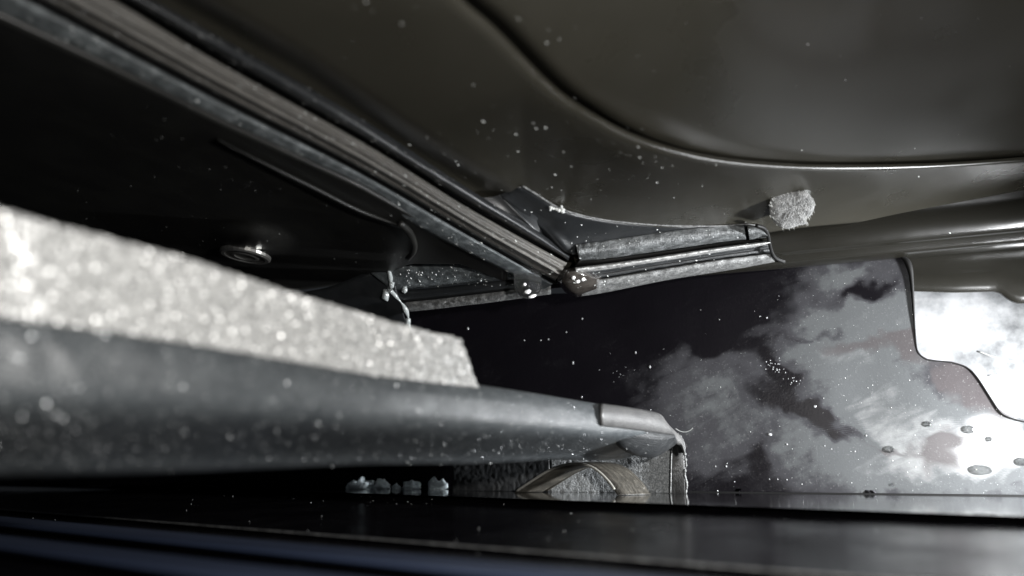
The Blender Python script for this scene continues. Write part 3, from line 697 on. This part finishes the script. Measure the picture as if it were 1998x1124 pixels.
# drops on the plate
PD = [(1737, 877, 7, 7), (1914, 917, 20, 10), (1993, 901, 9, 8), (1810, 828, 6, 6), (1891, 838, 10, 8), (1930, 857, 5, 5), (1690, 850, 4, 4), (1535, 867, 4, 4), (1417, 910, 4, 5), (1396, 910, 3, 4),
      (1496, 620, 4, 4), (1268, 716, 4, 6), (1240, 688, 4, 5), (1135, 775, 3, 4), (913, 641, 5, 5), (1590, 793, 6, 5), (1609, 870, 3, 3), (1622, 876, 3, 3), (1668, 881, 4, 3), (1433, 940, 3, 3), (1501, 935, 3, 3), (1517, 935, 3, 3),
      (1535, 936, 4, 3), (1740, 946, 4, 3), (1400, 958, 4, 3), (1105, 648, 3, 3), (1070, 662, 3, 4), (1055, 664, 3, 3), (1023, 664, 3, 3), (1118, 708, 4, 6), (1136, 622, 3, 4), (1502, 848, 9, 6)]
for k in range(34):
    t = random.random(); PD.append((1492 + 70 * t + random.gauss(0, 10), 706 + 45 * t + random.gauss(0, 10), random.uniform(1.5, 3.4), random.uniform(1.5, 3.2)))
for k in range(9): PD.append((random.gauss(1200, 16), random.gauss(728, 12), random.uniform(1.0, 2.2), random.uniform(1.0, 2.0)))
named = {0: 'round dark ringed water drop low on the dirty plate', 1: 'flat oblong water drop on the bright end of the plate', 4: 'hooked water drop below the curved plate edge'}
for k, (x, y, a, b) in enumerate(PD):
    h = hit(x, y)
    if not h or h[2].name != 'plate_sheet': continue
    s = px(h[0]); fr = frame(h[1], .0)
    sm = .46 if x < 1700 else 1
    V_, F_ = blob_mesh(h[0], a * s * sm, b * s * sm, min(a, b) * s * .55 * sm, fr, .3 if k > 4 else .08, k, 2 if max(a, b) < 6 else 3)
    if k in named: obj('plate_drop', V_, F_, M['water'], None, label=named[k], cat='water drop')
    else:
        lb, gr = ('tiny droplet in the dense glinting cluster on the wet streak', 'droplet cluster on the wet streak') if 32 <= k < 66 else \
                 ('tiny droplet in the sparse cluster on the black clean part of plate', 'droplet cluster on the black area') if k >= 66 else \
                 ('small lone droplet on the grey smeared part of the dirty plate', 'lone droplets on the grey smears') if x > 1330 else \
                 ('small lone droplet on the clean black part of the plate', 'lone droplets on the black area')
        obj('plate_drop', V_, F_, M['glass_bead' if x < 1700 else 'water'], None, label=lb, cat='water drop', group=gr)
# white flakes on the sill
CR = [(705, 945, 22, 18, 0), (745, 943, 17, 15, 1), (773, 944, 7, 11, 1), (800, 944, 17, 14, 2), (851, 942, 16, 19, 0), (681, 949, 6, 7, 1)]
for k, (x, y, rx, ry, _) in enumerate(CR):
    p = floor_at(x, 955.3); s = px(p); V_, F_ = blob_mesh(p + Vector((0, 0, ry * s * .2)), rx * s, rx * s * .5, ry * s, (RX, Vector((0, 1, 0)), Vector((0, 0, 1))), .8, k + 3, 3, -.2)
    obj('white_flake', V_, F_, M['crumb'], None, label=['broad lumpy white crumb, largest of the row beneath the trim bar', 'flat white crumb leaning on the largest crumb beneath the bar', 'smallest white crumb in the middle of the row under the bar', 'rounded white crumb between the smallest one and the skirt', 'tall white crumb nearest the dark skirt under the bar', 'tiny white chip at the outer end of the crumb row'][k], cat='crumb', group='crumbs under the bar')
p = floor_at(930, 1111, Z2 - .0005); s = px(p); V_, F_ = blob_mesh(p + Vector((0, 0, 2.5 * s)), 13 * s, 8 * s, 8 * s, (RX, Vector((0, 1, 0)), Vector((0, 0, 1))), .7, 31, 3, -.35)
obj('white_flake', V_, F_, M['crumb'], None, label='single white crumb on the lower black sill before the ridge line', cat='crumb')
# lint on the gusset edge and the hair at the bar end
lt = None
h = hit(1085, 400)
if h:
    lt = thing('lint', 'scrap of white lint caught on the curved gusset edge', 'lint', h[0]); s = px(h[0]); q = h[0] + h[1] * .0008
    tube('strand', [q + RX * s * x - UP * s * y for x, y in [(-13, -6), (-9, 1), (-2, 2), (5, 5), (12, 8), (15, 2)]], lambda t: .0004 + .0003 * noise.noise((t * 9, 2, 7)), M['dust'], lt, n=40, seg=6)
    tube('strand', [q + RX * s * x - UP * s * y for x, y in [(-12, -8), (-9, -2), (-12, 6)]], .00025, M['dust'], lt, n=16, seg=5)
    tube('strand', [q + RX * s * x - UP * s * y for x, y in [(10, -4), (12, 3), (13, 10)]], .0003, M['dust'], lt, n=16, seg=5)
hq = BarP.at(1318, 836, .001)
s = px(hq); tube('hair', [hq + RX * s * x - UP * s * y for x, y in [(0, 0), (8, 5), (18, 7), (28, 4), (34, -1)]], .00012, M['dust_dim'], None, n=24, seg=5, label='thin curved hair sticking out of the bar end', cat='hair')
# ---------------------------------------------------------------- dust: uncountable specks lying on every surface
def dust(label, mt, tries, test, size, elong=(1, 2.4), ang=(.9, .35)):
    V_, F_ = [], []
    for (x, y) in tries:
        h = hit(x, y)
        if not h or not test(h[2].name, x, y): continue
        s = px(h[0]); r_ = size() * s; a = random.gauss(*ang); e = random.uniform(*elong)
        d1 = RX * math.cos(a) - UP * math.sin(a); d1 = (d1 - h[1] * d1.dot(h[1])); d1 = d1.normalized() if d1.length > .2 else frame(h[1])[0]
        d2 = h[1].cross(d1); n0 = len(V_); c = h[0] + h[1] * r_ * .2
        V_ += [c + d1 * r_ * e, c + d2 * r_ * random.uniform(.6, 1), c - d1 * r_ * e + d2 * r_ * .3, c - d2 * r_ * random.uniform(.6, 1), c + h[1] * r_ * .7]
        F_ += [(n0, n0 + 1, n0 + 4), (n0 + 1, n0 + 2, n0 + 4), (n0 + 2, n0 + 3, n0 + 4), (n0 + 3, n0, n0 + 4), (n0 + 3, n0 + 2, n0 + 1, n0)]
    if V_: obj('dust', V_, F_, M[mt], None, False, label=label, cat='dust', kind='stuff')
U = random.uniform; G = random.gauss
def base(n): return n.split('.')[0]
dust('pale dust specks scattered over the dark olive door panel', 'dust', [(U(500, 1990), U(0, 470)) for _ in range(60)] + [(G(1060, 150), G(330, 70)) for _ in range(70)] + [(G(1240, 60), G(320, 15)) for _ in range(14)],
     lambda n, x, y: base(n) in ('embossed_sheet', 'rolled_hem', 'corner_gusset', 'apron'), lambda: .5 + 1.6 * random.random() ** 3)
dust('faint dust specks over the black inner panel', 'dust_dim', [(U(150, 800), U(180, 520)) for _ in range(120)], lambda n, x, y: base(n) in ('panel_sheet', 'edge_flange', 'screw'), lambda: .35 + .8 * random.random() ** 2)
pts_ = []
for _ in range(900):
    t = random.random(); w = random.random(); x = lerp(0, 1080, t); pts_.append((x, lerp(interp(L1, x), interp(L4, x), w)))
dust('grit lodged along the ribbed diagonal seal', 'dust_dim', pts_, lambda n, x, y: base(n) in ('dusty_band', 'ribbed_ridge', 'outer_lip'), lambda: .5 + 1.3 * random.random() ** 2)
pts_ = []
for _ in range(70):
    x = U(0, 1080); pts_.append((x, lerp(interp(L2, x), interp(L4, x), random.random())))
dust('bright grit along the ribbed diagonal seal', 'dust', pts_, lambda n, x, y: base(n) in ('dusty_band', 'ribbed_ridge', 'outer_lip'), lambda: U(.8, 2.0))
dust('pale grit on the cross seal beside the wet corner', 'dust', [(U(1120, 1500), U(430, 560)) for _ in range(90)] + [(G(1110, 25), G(515, 18)) for _ in range(40)] + [(U(780, 1000), U(500, 560)) for _ in range(110)],
     lambda n, x, y: base(n) in ('scuffed_flange', 'corner_gusset', 'lower_lip', 'pale_bead', 'wet_corner', 'textured_band', 'dark_web', 'smooth_band'), lambda: U(.5, 1.5))
dust('pale flecks on the grey trim bar', 'dust', [(lerp(0, 1300, random.random() ** 1.0), U(640, 920)) for _ in range(420)], lambda n, x, y: base(n) in ('bar_body', 'end_nose'), lambda: U(.5, 1.6), (1, 1.4))
dust('tiny specks lying on the glossy black sill', 'dust', [(U(350, 1998), U(950, 985)) for _ in range(110)] + [(U(0, 1998), U(985, 1120)) for _ in range(40)], lambda n, x, y: base(n) == 'sill', lambda: U(.4, 1.1), (1, 1.6))
dust('fine bright specks sprinkled over the dirty plate', 'dust', [(U(950, 1998), U(540, 966)) for _ in range(230)], lambda n, x, y: base(n) == 'plate_sheet' and x > 1080 + 500 * random.random(), lambda: .35 + .7 * random.random() ** 2, (1, 1.5))
